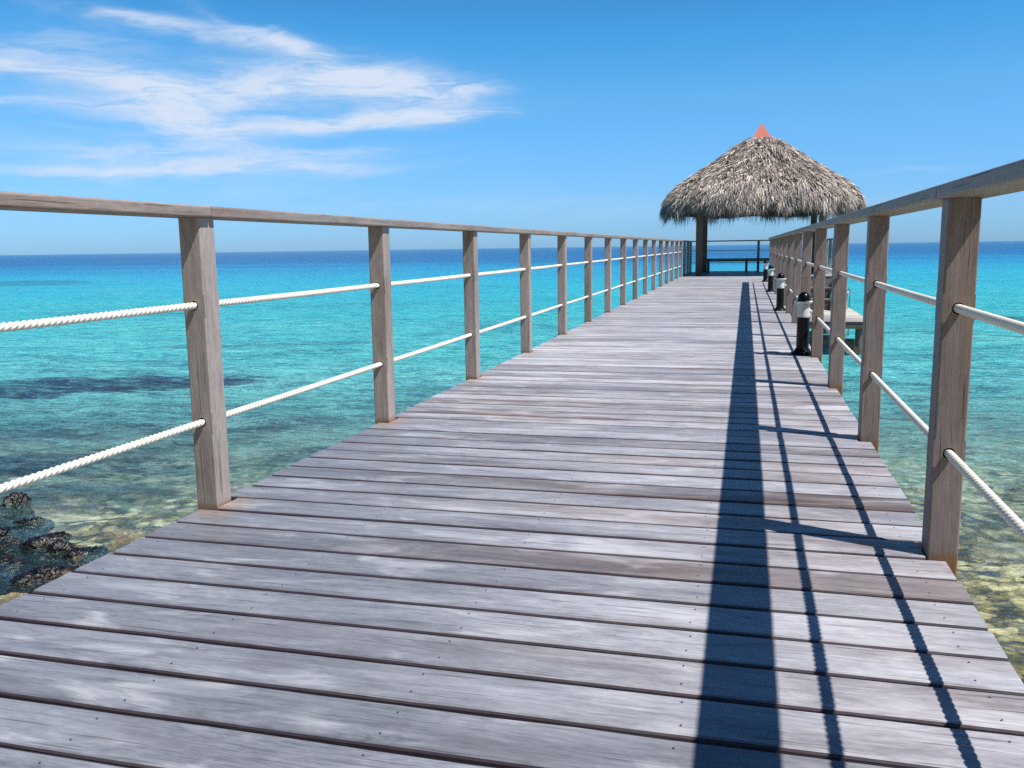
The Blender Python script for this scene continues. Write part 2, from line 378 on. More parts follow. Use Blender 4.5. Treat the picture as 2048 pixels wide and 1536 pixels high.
def mat_sea():
    mt = bpy.data.materials.new('sea water'); mt.use_nodes = True; N = NT(mt.node_tree); N.n.clear()
    g = N.node('ShaderNodeNewGeometry'); P = g.outputs['Position']; x, y, z = N.sep(P)
    d, r = depth_nodes(N, P)
    # waviness of the colour bands, stretched along the swell
    big = N.noise(N.mapping(P, (.010, .035, .01), rot=(0, 0, R(-10))), 1.0, 4, .55)
    mid = N.noise(N.mapping(P, (.07, .20, .1), rot=(0, 0, R(-12))), 1.0, 5, .6)
    fine = N.noise(N.mapping(P, (.55, 1.6, .5), rot=(0, 0, R(-12))), 1.0, 5, .65)
    rr = N.math('MULTIPLY', r, N.math('MULTIPLY_ADD', N.math('SUBTRACT', big, .5), .9, 1.0))
    rl = N.math('DIVIDE', N.math('LOGARITHM', N.math('ADD', rr, 1.0), 10.0), 3.0)      # 0 at shore, .67 at 100 m, 1 at 1 km
    body = N.ramp(rl, [(0.0, (.30, .56, .46)), (.30, (.22, .62, .63)), (.42, (.10, .64, .67)), (.52, (.030, .60, .68)),
                       (.62, (.010, .48, .72)), (.70, (.006, .30, .60)), (.76, (.006, .15, .42)), (.86, (.008, .115, .34)), (1.0, (.010, .105, .31))])
    # darker and lighter drifts over sand and weed
    dr = N.range(mid, .52, .72)
    nearw = N.range(rl, .70, .50)
    body = N.mix(N.math('MULTIPLY', dr, N.math('MULTIPLY', nearw, .62)), body, (.012, .20, .31))
    body = N.mix(N.math('MULTIPLY', N.range(mid, .46, .30), N.math('MULTIPLY', nearw, .45)), body, (.13, .70, .62))
    weed = N.noise(N.mapping(P, (.22, .62, .3), (3, 8, 0), rot=(0, 0, R(18))), 1.0, 6, .66)
    weedm = N.math('MULTIPLY', N.range(weed, .53, .62), N.range(r, 32, 10, 0, .50))
    body = N.mix(weedm, body, (.016, .13, .21))
    body = N.mix(N.math('MULTIPLY', N.range(weed, .47, .38), N.range(r, 30, 6, 0, .45)), body, (.34, .78, .74))
    body = N.mix(N.math('MULTIPLY', N.range(fine, .52, .66), N.range(rl, .72, .25, .12, .48)), body, (.014, .15, .21))  # fine ripple shading, painted into the water colour
    # ripples
    w0 = N.noise(N.mapping(P, (.35, 1.0, .4), rot=(0, 0, R(-8))), 1.0, 3, .55)
    w1 = N.noise(N.mapping(P, (1.5, 4.2, 2), rot=(0, 0, R(-14))), 1.0, 5, .62, .5)
    w2 = N.noise(N.mapping(P, (6.5, 15, 8), rot=(0, 0, R(6))), 1.0, 4, .65, .6)
    rg = N.noise(N.mapping(P, (1.9, 4.6, 2), (13, 5, 0), rot=(0, 0, R(-11))), 1.0, 3, .55, .8)
    crest = N.math('POWER', N.math('SUBTRACT', 1.0, N.math('ABSOLUTE', N.math('MULTIPLY_ADD', rg, 4.0, -2.0)), clamp=True), 1.6)
    n = N.bump(w0, 1.0, .45); n = N.bump(w1, 1.0, .20, n); n = N.bump(crest, 1.0, .045, n); n = N.bump(w2, 1.0, .040, n)
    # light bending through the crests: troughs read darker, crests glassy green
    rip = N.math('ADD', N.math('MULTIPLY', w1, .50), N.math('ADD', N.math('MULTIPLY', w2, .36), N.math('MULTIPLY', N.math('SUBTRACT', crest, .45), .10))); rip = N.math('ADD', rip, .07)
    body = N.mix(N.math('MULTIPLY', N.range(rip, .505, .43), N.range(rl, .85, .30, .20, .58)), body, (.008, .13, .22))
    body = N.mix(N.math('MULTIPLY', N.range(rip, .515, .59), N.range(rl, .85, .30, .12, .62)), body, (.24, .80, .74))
    body = N.mix(N.math('MULTIPLY', reef_mask(N, P), N.range(rip, .60, .48, .60, .97)), body, (.016, .032, .085))
    body = N.mix(1.0, body, (.75, .76, .78), blend='MULTIPLY')
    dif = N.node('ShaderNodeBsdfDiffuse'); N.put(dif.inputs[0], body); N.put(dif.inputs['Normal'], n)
    tcol = N.mix(N.range(r, 0, 12), (.99, 1.0, .98), (.82, .99, .98))
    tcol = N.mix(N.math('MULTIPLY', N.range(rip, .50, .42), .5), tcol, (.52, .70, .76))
    tcol = N.mix(N.math('MULTIPLY', weedm, .7), tcol, (.24, .40, .48))
    tcol = N.mix(N.math('MULTIPLY', reef_mask(N, P), N.range(rip, .60, .48, .55, .95)), tcol, (.07, .12, .22))
    tr = N.node('ShaderNodeBsdfTransparent'); N.put(tr.inputs[0], tcol)
    fac = N.range(r, .8, 15.0, .0, .93)
    fac = N.math('ADD', fac, N.math('MULTIPLY', N.math('SUBTRACT', rip, .5), N.range(r, 0, 6, .25, .9)))
    fac = N.math('MAXIMUM', N.math('MINIMUM', fac, .995), .0)
    fac = N.math('MAXIMUM', fac, N.range(r, 20, 45))
    m1 = N.node('ShaderNodeMixShader'); N.put(m1.inputs[0], fac); N.l.new(tr.outputs[0], m1.inputs[1]); N.l.new(dif.outputs[0], m1.inputs[2])
    gl = N.node('ShaderNodeBsdfGlossy'); gl.inputs['Roughness'].default_value = .13; gl.inputs['Color'].default_value = (1, 1, 1, 1); N.put(gl.inputs['Normal'], n)
    fr = N.node('ShaderNodeFresnel'); fr.inputs[0].default_value = 1.33; N.put(fr.inputs['Normal'], n)
    ff = N.math('MINIMUM', N.math('MULTIPLY', fr.outputs[0], 1.0), .46)
    m2 = N.node('ShaderNodeMixShader'); N.put(m2.inputs[0], ff); N.l.new(m1.outputs[0], m2.inputs[1]); N.l.new(gl.outputs[0], m2.inputs[2])
    o = N.node('ShaderNodeOutputMaterial'); N.l.new(m2.outputs[0], o.inputs[0])
    return mt
M_SEA = mat_sea()

def grid_mesh(name, X, Y, Z, mat):
    ny, nx = X.shape; v = np.stack([X, Y, Z], -1).reshape(-1, 3).astype(np.float32)
    i = np.arange(nx*ny).reshape(ny, nx); q = np.stack([i[:-1, :-1], i[:-1, 1:], i[1:, 1:], i[1:, :-1]], -1).reshape(-1, 4)
    me = bpy.data.meshes.new(name); me.vertices.add(len(v)); me.vertices.foreach_set('co', v.ravel())
    me.loops.add(q.size); me.loops.foreach_set('vertex_index', q.ravel().astype(np.int32))
    me.polygons.add(len(q)); me.polygons.foreach_set('loop_start', np.arange(0, q.size, 4, dtype=np.int32))
    me.polygons.foreach_set('loop_total', np.full(len(q), 4, np.int32)); me.polygons.foreach_set('use_smooth', np.ones(len(q), bool))
    me.update(calc_edges=True); me.materials.append(mat)
    o = bpy.data.objects.new(name, me); COL.objects.link(o); return o

def sinh_axis(n, a, lo, hi, c):
    ulo, uhi = np.arcsinh((lo-c)/a), np.arcsinh((hi-c)/a); u = np.linspace(ulo, uhi, n); s = c + a*np.sinh(u)
    return s, a*np.cosh(u)*(uhi-ulo)/(n-1)
xs, cx = sinh_axis(760, 6, -25000, 25000, -4); ys, cy = sinh_axis(700, 5, -400, 30000, 7)
X, Y = np.meshgrid(xs, ys); CX, CY = np.meshgrid(cx, cy); CELL = np.maximum(CX, CY)
Z = np.zeros_like(X)
for k in range(34):
    lam = .45 * 1.135**k; th = R(78) + rng.normal(0, .55); amp = .0056*lam**.9*min(1, (1.6/lam)**1.0)
    wgt = np.clip((lam/CELL-3)/3, 0, 1)
    ph = rng.uniform(0, 6.28) + (X*math.cos(th)+Y*math.sin(th))*2*math.pi/lam
    Z += amp*wgt*(np.sin(ph) + .25*np.sin(2*ph+.6))
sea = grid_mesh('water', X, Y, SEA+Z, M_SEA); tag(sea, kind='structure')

xb, _ = sinh_axis(360, 8, -25000, 25000, -4); yb, _ = sinh_axis(330, 6, -400, 30000, 6)
XB, YB = np.meshgrid(xb, yb); D = bed_depth(XB, YB); BN = np.zeros_like(XB)
for k in range(26):
    lam = .5*1.17**k; th = rng.uniform(0, 6.28); BN += .016*lam**.6*np.sin(rng.uniform(0, 6.28)+(XB*math.cos(th)+YB*math.sin(th))*2*math.pi/lam)*(lam < 9)
bedz = SEA - D + BN*.55*np.clip(D/.3, 0, 1)*(D < 4)
def _bm():
    mt, N, b, o = new_mat('pebbly sea bed'); g = N.node('ShaderNodeNewGeometry'); P = g.outputs['Position']
    vo = N.voro(P, 8.0); vcol = N.sep(vo.outputs['Color'])[0]
    n1 = N.noise(P, .9, 6, .65); n2 = N.noise(P, 4.5, 5, .7); n3 = N.noise(P, 26.0, 3, .7)
    f = N.math('ADD', N.math('MULTIPLY', n2, .5), N.math('ADD', N.math('MULTIPLY', n3, .3), N.math('MULTIPLY', vcol, .22)))
    peb = N.ramp(f, [(.38, (.045, .042, .020)), (.47, (.20, .17, .075)), (.55, (.52, .47, .25)), (.65, (.90, .86, .60))])
    stone = N.mix(1.0, peb, N.ramp(vo.outputs['Distance'], [(0, 1.0), (.5, .7), (.8, .3)]), blend='MULTIPLY')
    sand = N.mix(N.range(n2, .35, .65), (.36, .33, .20), (.86, .82, .64))
    c = N.mix(N.range(n1, .50, .66, 0, .8), stone, sand)
    d, r = depth_nodes(N, P)
    c = N.mix(N.range(r, 3.0, 14, 0, .5), c, (.72, .74, .62))
    c = N.mix(1.0, c, N.mix(N.range(r, 0, 5), (.95, .92, .62), (1, 1, 1)), blend='MULTIPLY')
    c = N.mix(N.math('MULTIPLY', reef_mask(N, P), .9), c, N.mix(n2, (.03, .035, .03), (.14, .11, .06)))
    bx, by, bz = N.sep(P)                                   # brown weed on the stones by the shore
    wd = N.math('ADD', N.math('POWER', N.math('MULTIPLY', N.math('ADD', bx, 5.9), .62), 2.0), N.math('POWER', N.math('MULTIPLY', N.math('SUBTRACT', by, 6.75), 1.1), 2.0))
    wdm = N.math('MULTIPLY', N.range(wd, 1.5, .4), N.range(N.math('ADD', N.math('MULTIPLY', n1, .5), N.math('MULTIPLY', n2, .5)), .42, .54))
    c = N.mix(N.math('MULTIPLY', wdm, .92), c, N.mix(n3, (.06, .03, .01), (.48, .26, .09)))
    c = N.mix(1.0, c, (.92, .92, .92), blend='MULTIPLY')
    N.put(b.inputs['Base Color'], c); b.inputs['Roughness'].default_value = .9
    N.put(b.inputs['Normal'], N.bump(n2, .6, .06)); return mt
M_BED = _bm()
bed = grid_mesh('sea_bed', XB, YB, bedz, M_BED); tag(bed, kind='structure')

# unseen low land added behind the viewer to keep sky light off the posts
xi = np.linspace(-160, 160, 161); yi = np.linspace(-120, -5.5, 70); XI, YI = np.meshgrid(xi, yi)
back = np.clip((-9-YI)/9, 0, 1); hI = SEA-.5 + np.clip((-5.5-YI)/5, 0, 1)*1.6 + back*back*(3-2*back)*(8.5+1.6*np.sin(XI*.31)+1.3*np.sin(XI*.83+1)+.9*np.sin(XI*1.9+YI*.7))
mt_, N_, b__, o__ = new_mat('added land ground'); g_ = N_.node('ShaderNodeNewGeometry'); zz_ = N_.sep(g_.outputs['Position'])[2]
cc_ = N_.mix(N_.noise(g_.outputs['Position'], .8, 6, .7), (.02, .035, .012), (.07, .10, .03))
N_.put(b__.inputs['Base Color'], N_.mix(N_.range(zz_, .6, -.2), cc_, (.42, .38, .29))); b__.inputs['Roughness'].default_value = .9
added_land = grid_mesh('unseen_terrain', XI, YI, hI, mt_); tag(added_land, kind='structure')

# ------------------------------------------------------------------ boardwalk
XL, XR = -1.7689, .5204            # inner faces of the left and right posts
PW, PD = .0815, .0867              # post across and along
Y0, STEP = 2.6225, 1.55548         # first post pair, spacing
EL, ER = -1.8163, .5655            # deck edges
PITCH_B = STEP/10; GAP = .0145; TH = .032
WALK_END, PLAT_END, PLAT_R = 25.95, 30.66, 2.57

def board(mb, x0, x1, y0, y1, ztop, tone, dz=0.0, e=.0068, segs=1):
    """one plank along X with eased, slightly worn top edges; ends closed"""
    th = TH; y0 += random.uniform(-.0015, .0015); y1 += random.uniform(-.0015, .0015)
    x0 += random.uniform(-.004, .004); x1 += random.uniform(-.004, .004)
    prof = [(y0, ztop-th), (y0, ztop-e), (y0+e*.35, ztop-e*.32), (y0+e, ztop), (y1-e, ztop), (y1-e*.35, ztop-e*.32), (y1, ztop-e), (y1, ztop-th)]
    tilt = random.uniform(-.004, .004); ym = (y0+y1)/2; b = len(mb.v); twist = random.uniform(-.0012, .0012)
    n = len(prof); xx_ = [x0+(x1-x0)*i/segs for i in range(segs+1)]; j = .0009 if segs > 1 else 0
    for i, xx in enumerate(xx_):
        f = i/segs*2-1; ja, jb = random.gauss(0, j), random.gauss(0, j)
        for q, (y, z) in enumerate(prof): mb.v.append((xx, y+(ja if q < 4 else jb), z + (y-ym)*(tilt+f*twist*8) + dz + random.gauss(0, j*.25)*(q in (3, 4))))
    top = (tone[0], tone[1], 0, 1); edg = (tone[0], tone[1], 1, 1); mid = (tone[0], tone[1], .22, 1)
    for s_ in range(segs):
        a_ = b+s_*n; c_ = a_+n
        for k in range(n):
            k2 = (k+1) % n; c = top if k == 3 else (mid if k in (2, 4) else edg)
            mb.face([a_+k, c_+k, c_+k2, a_+k2], c)
    e_ = b+segs*n
    mb.face([b+k for k in range(n)], edg); mb.face([e_+k for k in range(n)][::-1], edg)

BROWN = {-2: 1.0, 3: .7, 8: .6, 14: .8, 21: .8, -6: .6, 0: .25, 1: .35, -1: .35, -3: .05, 5: .5, 6: .35, 11: .5, 12: .6, 16: .55, 19: .4, 24: .7, 30: .5, 33: .6, -8: .2, -4: .15, -5: .1, -7: .05}
walk = empty('boardwalk', (-.625, 2.6, 0), 'long weathered grey plank boardwalk running straight out over the sea to the thatched hut', 'boardwalk')
def rel(mb, parent):  # shift world coordinates to the parent's origin
    l = parent.location; mb.v = [(a-l[0], b-l[1], c-l[2]) for a, b, c in mb.v]; return mb
mb = MB(); k = -38; screws = MB(); SX = (.478, -.10, -.63, -1.18, -1.74)
def screw(x, y, z):
    b = len(screws.v); r = .0025
    for t in range(8): screws.v.append((x+r*math.cos(t*math.pi/4), y+r*math.sin(t*math.pi/4), z))
    screws.face([b+i for i in range(8)])
    b = len(screws.v)                                     # dark countersink below the head
while True:
    y0 = 2.609 + k*PITCH_B; y1 = y0 + PITCH_B - GAP
    if y0 > WALK_END - .01: break
    ph = (k % 10)
    tone = (random.random(), BROWN.get(k, max(0, random.gauss(.08, .18))))
    xl, xr = EL, ER
    if ph == 0 and k >= -30:
        xl = XL + .004
        if y0 < 22.9: xr = XR - .004
    dz = random.uniform(-.0012, .0012)
    board(mb, xl, xr, y0, y1, 0, tone, dz, segs=(14 if y0 < 9 else 1))
    if y0 < 9.5:
        for sx in SX:
            for yy in (y0+.03, y1-.03):
                if xl+.01 < sx < xr-.01: screw(sx+random.uniform(-.006, .006), yy+random.uniform(-.005, .005), dz+.0022)
    k += 1
KEND = k
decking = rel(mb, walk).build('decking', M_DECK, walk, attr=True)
rel(screws, walk).build('screws', M_SCREW, walk)
for xj in (-1.68, -.63, .43):
    j = MB(); j.box(xj-.035, xj+.035, -3.2, WALK_END, -.19, -TH-.003); rel(j, walk).build('joist', M_BEAM, walk)
for i in range(-1, 9):
    yp = Y0 + .0433 + i*3*STEP - STEP
    cb = MB(); cb.box(-1.74, .49, yp-.05, yp+.05, -.36, -.193); rel(cb, walk).build('cross_beam', M_BEAM, walk)
    for xp in (-1.58, .33):
        pl = MB(); pl.tube([(xp, yp, -4.0), (xp, yp, -.363)], .10, 14); rel(pl, walk).build('pile', M_PILE, walk, smooth=False)

plat = empty('platform', (.375, 28.3, 0), 'square grey plank platform under the thatched hut at the far end of the boardwalk', 'platform')
mb = MB(); k = KEND
while True:
    y0 = 2.609 + k*PITCH_B; y1 = y0 + PITCH_B - GAP
    if y1 > PLAT_END + .02: break
    board(mb, EL, PLAT_R, y0, y1, 0, (random.random(), max(0, random.gauss(.1, .2)))); k += 1
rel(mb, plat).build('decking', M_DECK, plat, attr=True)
PY0 = 2.609 + KEND*PITCH_B
fb = MB(); fb.box(ER+.03, PLAT_R, PY0+.01, PY0+.05, -.30, -TH-.003); rel(fb, plat).build('fascia', M_RAILX, plat)
for xj in (-1.68, -.63, .43, 1.48, 2.46):
    j = MB(); j.box(xj-.04, xj+.04, PY0+.053, PLAT_END, -.20, -TH-.003); rel(j, plat).build('joist', M_BEAM, plat)
for yp in (26.9, 30.35):
    cb = MB(); cb.box(-1.75, 2.5, yp-.06, yp+.06, -.38, -.203); rel(cb, plat).build('cross_beam', M_BEAM, plat)
    for xp in (-1.55, .4, 2.3):
        pl = MB(); pl.tube([(xp, yp, -4.4), (xp, yp, -.383)], .11, 14); rel(pl, plat).build('pile', M_PILE, plat)

# ------------------------------------------------------------------ railings
HU, HL = .7055, .3015
def post_mesh():
    """square post with two round holes running along y; local origin at inner-lower reference, x 0..PW, y 0..PD"""
    mb = MB(); hr = .0165; cxp = PW/2; zs = [-.27, HL-PW/2, HL+PW/2, HU-PW/2, HU+PW/2, .999]
    n = 24
    def ring(z0, y):
        b = len(mb.v)
        for i in range(n):
            t = 2*math.pi*i/n; mb.v.append((cxp+hr*math.cos(t), y, z0+hr*math.sin(t)))
        return b
    def sq(z0, y):
        b = len(mb.v); h = PW/2
        for i in range(n):
            t = 2*math.pi*i/n; c, s = math.cos(t), math.sin(t); q = max(abs(c), abs(s)); mb.v.append((cxp+h*c/q, y, z0+h*s/q))
        return b
    rings = {}
    for y in (0, PD):
        for z0 in (HL, HU):
            a, s = ring(z0, y), sq(z0, y); rings[(y, z0)] = a
            for i in range(n):
                j = (i+1) % n
                mb.face([a+i, s+i, s+j, a+j] if y == 0 else [a+j, s+j, s+i, a+i])
        for za, zb in ((zs[0], zs[1]), (zs[2], zs[3]), (zs[4], zs[5])):
            b = len(mb.v); mb.v += [(0, y, za), (PW, y, za), (PW, y, zb), (0, y, zb)]
            mb.face([b, b+1, b+2, b+3] if y == 0 else [b+3, b+2, b+1, b])
    for z0 in (HL, HU):
        a, c = rings[(0, z0)], rings[(PD, z0)]
        for i in range(n):
            j = (i+1) % n; mb.face([a+j, c+j, c+i, a+i])
    for z0 in (HL, HU):                                  # the bore is dark inside
        a = ring(z0, PD/2); mb.face([a+i for i in range(n)])
    for xx, fl in ((0, 0), (PW, 1)):                     # side faces split like the front ones
        zz = [zs[0], zs[1], HL, zs[2], zs[3], HU, zs[4], zs[5]]
        for za, zb in zip(zz[:-1], zz[1:]):
            b = len(mb.v); mb.v += [(xx, 0, za), (xx, PD, za), (xx, PD, zb), (xx, 0, zb)]
            mb.face([b+3, b+2, b+1, b] if fl == 0 else [b, b+1, b+2, b+3])
    for zz, fl in ((zs[0], 0), (zs[-1], 1)):
        b = len(mb.v); mb.v += [(0, 0, zz), (PW, 0, zz), (PW, PD, zz), (0, PD, zz)]; mb.face([b, b+1, b+2, b+3] if fl else [b+3, b+2, b+1, b])
    me = bpy.data.meshes.new('post'); me.from_pydata(mb.v, [], mb.f)
    import bmesh
    bm = bmesh.new(); bm.from_mesh(me); bmesh.ops.remove_doubles(bm, verts=bm.verts, dist=1e-5)
    bmesh.ops.recalc_face_normals(bm, faces=bm.faces)
    ed = [e for e in bm.edges if len(e.link_faces) == 2 and e.calc_face_angle(0) > R(60)
          and all((abs(v.co.x) < 1e-4 or abs(v.co.x-PW) < 1e-4) for v in e.verts) and abs(e.verts[0].co.x-e.verts[1].co.x) < 1e-4
          and abs(e.verts[0].co.y-e.verts[1].co.y) < 1e-4]
    bmesh.ops.bevel(bm, geom=ed, offset=.005, segments=3, affect='EDGES', profile=.5)
    bm.to_mesh(me); bm.free(); me.materials.append(M_POST)
    return me
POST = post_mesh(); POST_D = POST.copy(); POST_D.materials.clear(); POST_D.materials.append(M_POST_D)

def rope_mesh(y0, y1, yfine, name='rope'):
    """three strand laid rope along +y; fine where near, plain beyond"""
    ycs = list(np.arange(y0, yfine, .0028)) + list(np.arange(yfine, y1, .25)) + [y1]
    n = 18; V = []; F = []; pitch = .066; R0 = .0076
    ycs = np.array(ycs); ph = 2*math.pi*ycs/pitch
    for i, yy in enumerate(ycs):
        fine = yy < yfine; seg = ((yy-Y0) % STEP)/STEP; sag = -.0015*4*seg*(1-seg)
        for kk in range(n):
            t = 2*math.pi*kk/n
            if fine:
                s = abs(math.cos(1.5*(t-ph[i]))); rr = R0 + .0048*s**.6
            else: rr = .0117
            V.append((rr*math.cos(t), yy, rr*math.sin(t)+sag))
    for i in range(len(ycs)-1):
        for kk in range(n):
            k2 = (kk+1) % n; F.append((i*n+kk, (i+1)*n+kk, (i+1)*n+k2, i*n+k2))
    F.append(tuple(range(n))); F.append(tuple((len(ycs)-1)*n+kk for kk in range(n))[::-1])
    me = bpy.data.meshes.new(name); me.from_pydata(V, [], F); me.polygons.foreach_set('use_smooth', [True]*len(F)); me.update()
    me.materials.append(M_ROPE); return me

def make_railing(xin, sgn, n0, n1, yend, label):
    """sgn -1: posts left of xin; +1: right of it"""
    px0 = xin - PW if sgn < 0 else xin
    rl = empty('rope_railing', (xin+sgn*PW/2, Y0, 0), label, 'railing', 'railings along the boardwalk')
    L = rl.location
    for n in range(n0, n1+1):
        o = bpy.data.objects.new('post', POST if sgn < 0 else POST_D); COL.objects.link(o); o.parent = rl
        o.location = (px0-L[0], Y0+n*STEP-L[1], 0); o.rotation_euler = (random.gauss(0, .0012), random.gauss(0, .0012), random.gauss(0, .006))
    hx0, hx1 = (xin-.1155, xin+.0215) if sgn < 0 else (xin-.0225, xin+.1135)
    ends = [-2.2, Y0+.047] + [Y0+.047+STEP*q for q in range(3, n1+1, 3)]
    if yend - ends[-1] < 1: ends.pop()
    ends.append(yend)
    for a, b in zip(ends[:-1], ends[1:]):
        h = MB(); h.box(hx0, hx1, a+.001, b-.001, 1.0, 1.038); rel(h, rl).build('handrail', M_RAIL, rl, bevel=.007, segs=3)
    for z in (HU, HL):
        o = bpy.data.objects.new('rope', ROPE if sgn < 0 else ROPE_R); COL.objects.link(o); o.parent = rl
        o.location = (0, -L[1], z)
    return rl
YE_L, YE_R = Y0+15*STEP+PD, Y0+13*STEP-STEP*.5
YR_END = Y0 + 12*STEP + PD + .55
ROPE = rope_mesh(-.55, YE_L-.04, 8.2); ROPE_R = rope_mesh(-.55, Y0+12*STEP+.04, 8.2)
make_railing(XL, -1, -2, 15, YE_L+.02, 'sunlit wooden post railing with two white ropes along the left edge of the boardwalk')
make_railing(XR, 1, -2, 12, Y0+12*STEP+PD+.30, 'wooden post railing with two white ropes on the right side, beside the black bollard lamps')

# railing round three sides of the platform
pr_ = empty('platform_railing', (.375, 30.6, 0), 'shaded wooden railing with dark ropes closing the far end of the platform under the hut', 'railing')
L = pr_.location
pts = [(XL-PW, Y0+16*STEP), (XL-PW, Y0+17*STEP), (XL-PW, 30.56), (.355, 30.56), (2.49, 30.56), (2.49, 29.3), (2.49, 28.1)]
for (a, b) in pts:
    o = bpy.data.objects.new('post', POST); COL.objects.link(o); o.parent = pr_; o.location = (a-L[0], b-L[1], 0)
for bx in ((XL-.1155, XL+.0215, YE_L+.03, 30.54), (2.455, 2.59, 28.05, 30.54)):
    h = MB(); h.box(bx[0], bx[1], bx[2], bx[3], 1.0, 1.038); rel(h, pr_).build('handrail', M_RAIL, pr_, bevel=.007)
h = MB(); h.box(XL-.1155, 2.59, 30.543, 30.675, 1.0, 1.038); rel(h, pr_).build('handrail', M_RAILX, pr_, bevel=.007)
for z in (HU, HL):
    for a, b in (((XL-PW/2, YE_L-.03, z), (XL-PW/2, 30.6, z)), ((XL, 30.6, z), (2.5, 30.6, z)), ((2.53, 28.1, z), (2.53, 30.6, z))):
        r_ = MB(); r_.tube([a, tuple((p+q)/2 - (.006 if i == 2 else 0) for i, (p, q) in enumerate(zip(a, b))), b], .0115, 10)
        rel(r_, pr_).build('rope', M_ROPE, pr_, smooth=True)

# ------------------------------------------------------------------ thatched hut
HX, HY = .37, 28.65
hut = empty('thatched_hut', (HX, HY, 0), 'open hut with shaggy grey palm thatch roof and pointed terracotta cap on square posts', 'hut')
for sx in (-1, 1):
    for sy in (-1, 1):
        p = MB(); x, y = HX+sx*1.72, HY+sy*1.72; p.box(x-.092, x+.092, y-.092, y+.092, .002, 2.62)
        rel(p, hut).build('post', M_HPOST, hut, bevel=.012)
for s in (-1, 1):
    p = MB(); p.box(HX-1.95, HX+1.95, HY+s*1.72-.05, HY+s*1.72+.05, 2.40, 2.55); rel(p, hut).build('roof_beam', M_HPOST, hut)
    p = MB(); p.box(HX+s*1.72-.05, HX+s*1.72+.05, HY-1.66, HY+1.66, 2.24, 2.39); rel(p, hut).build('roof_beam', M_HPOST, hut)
PROF = [(.22, 4.08), (.45, 4.00), (.72, 3.82), (1.33, 3.40), (1.96, 2.96), (2.42, 2.66), (2.68, 2.40), (2.83, 2.18), (2.86, 2.02)]
def sup(t, e=2.45):
    c, s = abs(math.cos(t)), abs(math.sin(t)); return 1.0/((c**e+s**e)**(1/e))
def prof_at(u):
    u = min(max(u, 0), .9999)*(len(PROF)-1); i = int(u); f = u-i
    return (PROF[i][0]*(1-f)+PROF[i+1][0]*f, PROF[i][1]*(1-f)+PROF[i+1][1]*f)
def roof_pt(u, t):
    r, z = prof_at(u); k_ = 1 + (sup(t)-1)*min(1, r/2.0); lump = 1+.016*math.sin(5*t+1.3)+.012*math.sin(11*t+u*4)+.010*math.sin(19*t+9*u)
    return Vector((r*k_*math.cos(t)*lump, r*k_*math.sin(t)*lump, z + .03*math.sin(7*t+3*u)*min(1, r)))
sh = MB(); n = 48; us = [i/16 for i in range(17)]
for u in us:
    for kk in range(n): sh.v.append(tuple(roof_pt(u, 2*math.pi*kk/n) - Vector((0, 0, .05))))
b2 = len(sh.v)
for u in us:
    for kk in range(n):
        q = roof_pt(u, 2*math.pi*kk/n); sh.v.append((q.x*.95, q.y*.95, q.z-.22))
for i in range(16):
    for kk in range(n):
        k2 = (kk+1) % n; sh.face([i*n+kk, (i+1)*n+kk, (i+1)*n+k2, i*n+k2]); sh.face([b2+i*n+k2, b2+(i+1)*n+k2, b2+(i+1)*n+kk, b2+i*n+kk])
for kk in range(n):
    k2 = (kk+1) % n; sh.face([16*n+kk, b2+16*n+kk, b2+16*n+k2, 16*n+k2])
roof = sh.build('thatch_roof', M_THATCH_IN, hut, smooth=True)
def blades(count, ufun, lmin, lmax, wmin, wmax, lift, droop, tonefun):
    mb = MB(); rnd = random.random
    for _ in range(count):
        t = rnd()*2*math.pi; u = ufun(); p = roof_pt(u, t); q = roof_pt(min(1, u+.03), t)
        if u > .965: q = p + Vector((math.cos(t)*.15, math.sin(t)*.15, -1))
        d = (q-p).normalized(); side = Vector((-math.sin(t), math.cos(t), 0)); nor = side.cross(d).normalized()
        if nor.z < 0: nor = -nor
        if u > .965: nor = Vector((math.cos(t), math.sin(t), .1)).normalized()
        d = (d + side*random.gauss(0, .42) + nor*random.uniform(0, lift)).normalized()
        l = random.uniform(lmin, lmax)*(1+(.45*math.sin(t*13+2)*math.sin(t*5)+.3*math.sin(t*31) if u > .93 else 0)); w = random.uniform(wmin, wmax)*.5
        sd = (side + nor*random.uniform(-.9, .9)).normalized()
        p0 = p + nor*random.uniform(-.02, .05) - d*l*.3
        p1 = p0 + d*l*.55; p2 = p1 + (d + Vector((0, 0, -droop*random.random())) + side*random.gauss(0, .18)).normalized()*l*.45
        c = (min(1, max(0, tonefun(u) + .13*math.sin(t*17+u*9)*math.sin(u*21+t*3))), 0, 0, 1); b = len(mb.v)
        mb.v += [tuple(p0-sd*w), tuple(p0+sd*w), tuple(p1+sd*w), tuple(p1-sd*w), tuple(p2)]
        mb.face([b, b+1, b+2, b+3], c); mb.face([b+3, b+2, b+4], c)
    return mb
b_ = blades(42000, lambda: .04+.96*math.sqrt(random.random()), .16, .46, .009, .030, .55, .8, lambda u: min(1, max(0, random.gauss(.60, .22))))
b_.build('thatch', M_THATCH, roof, attr=True)
b_ = blades(7000, lambda: random.uniform(.93, 1.0), .16, .62, .009, .030, .6, 1.8, lambda u: min(1, max(0, random.gauss(.42, .25))))
b_.build('thatch_fringe', M_THATCH, roof, attr=True)
hm = MB()                                                  # thin loose strands hanging below the eave
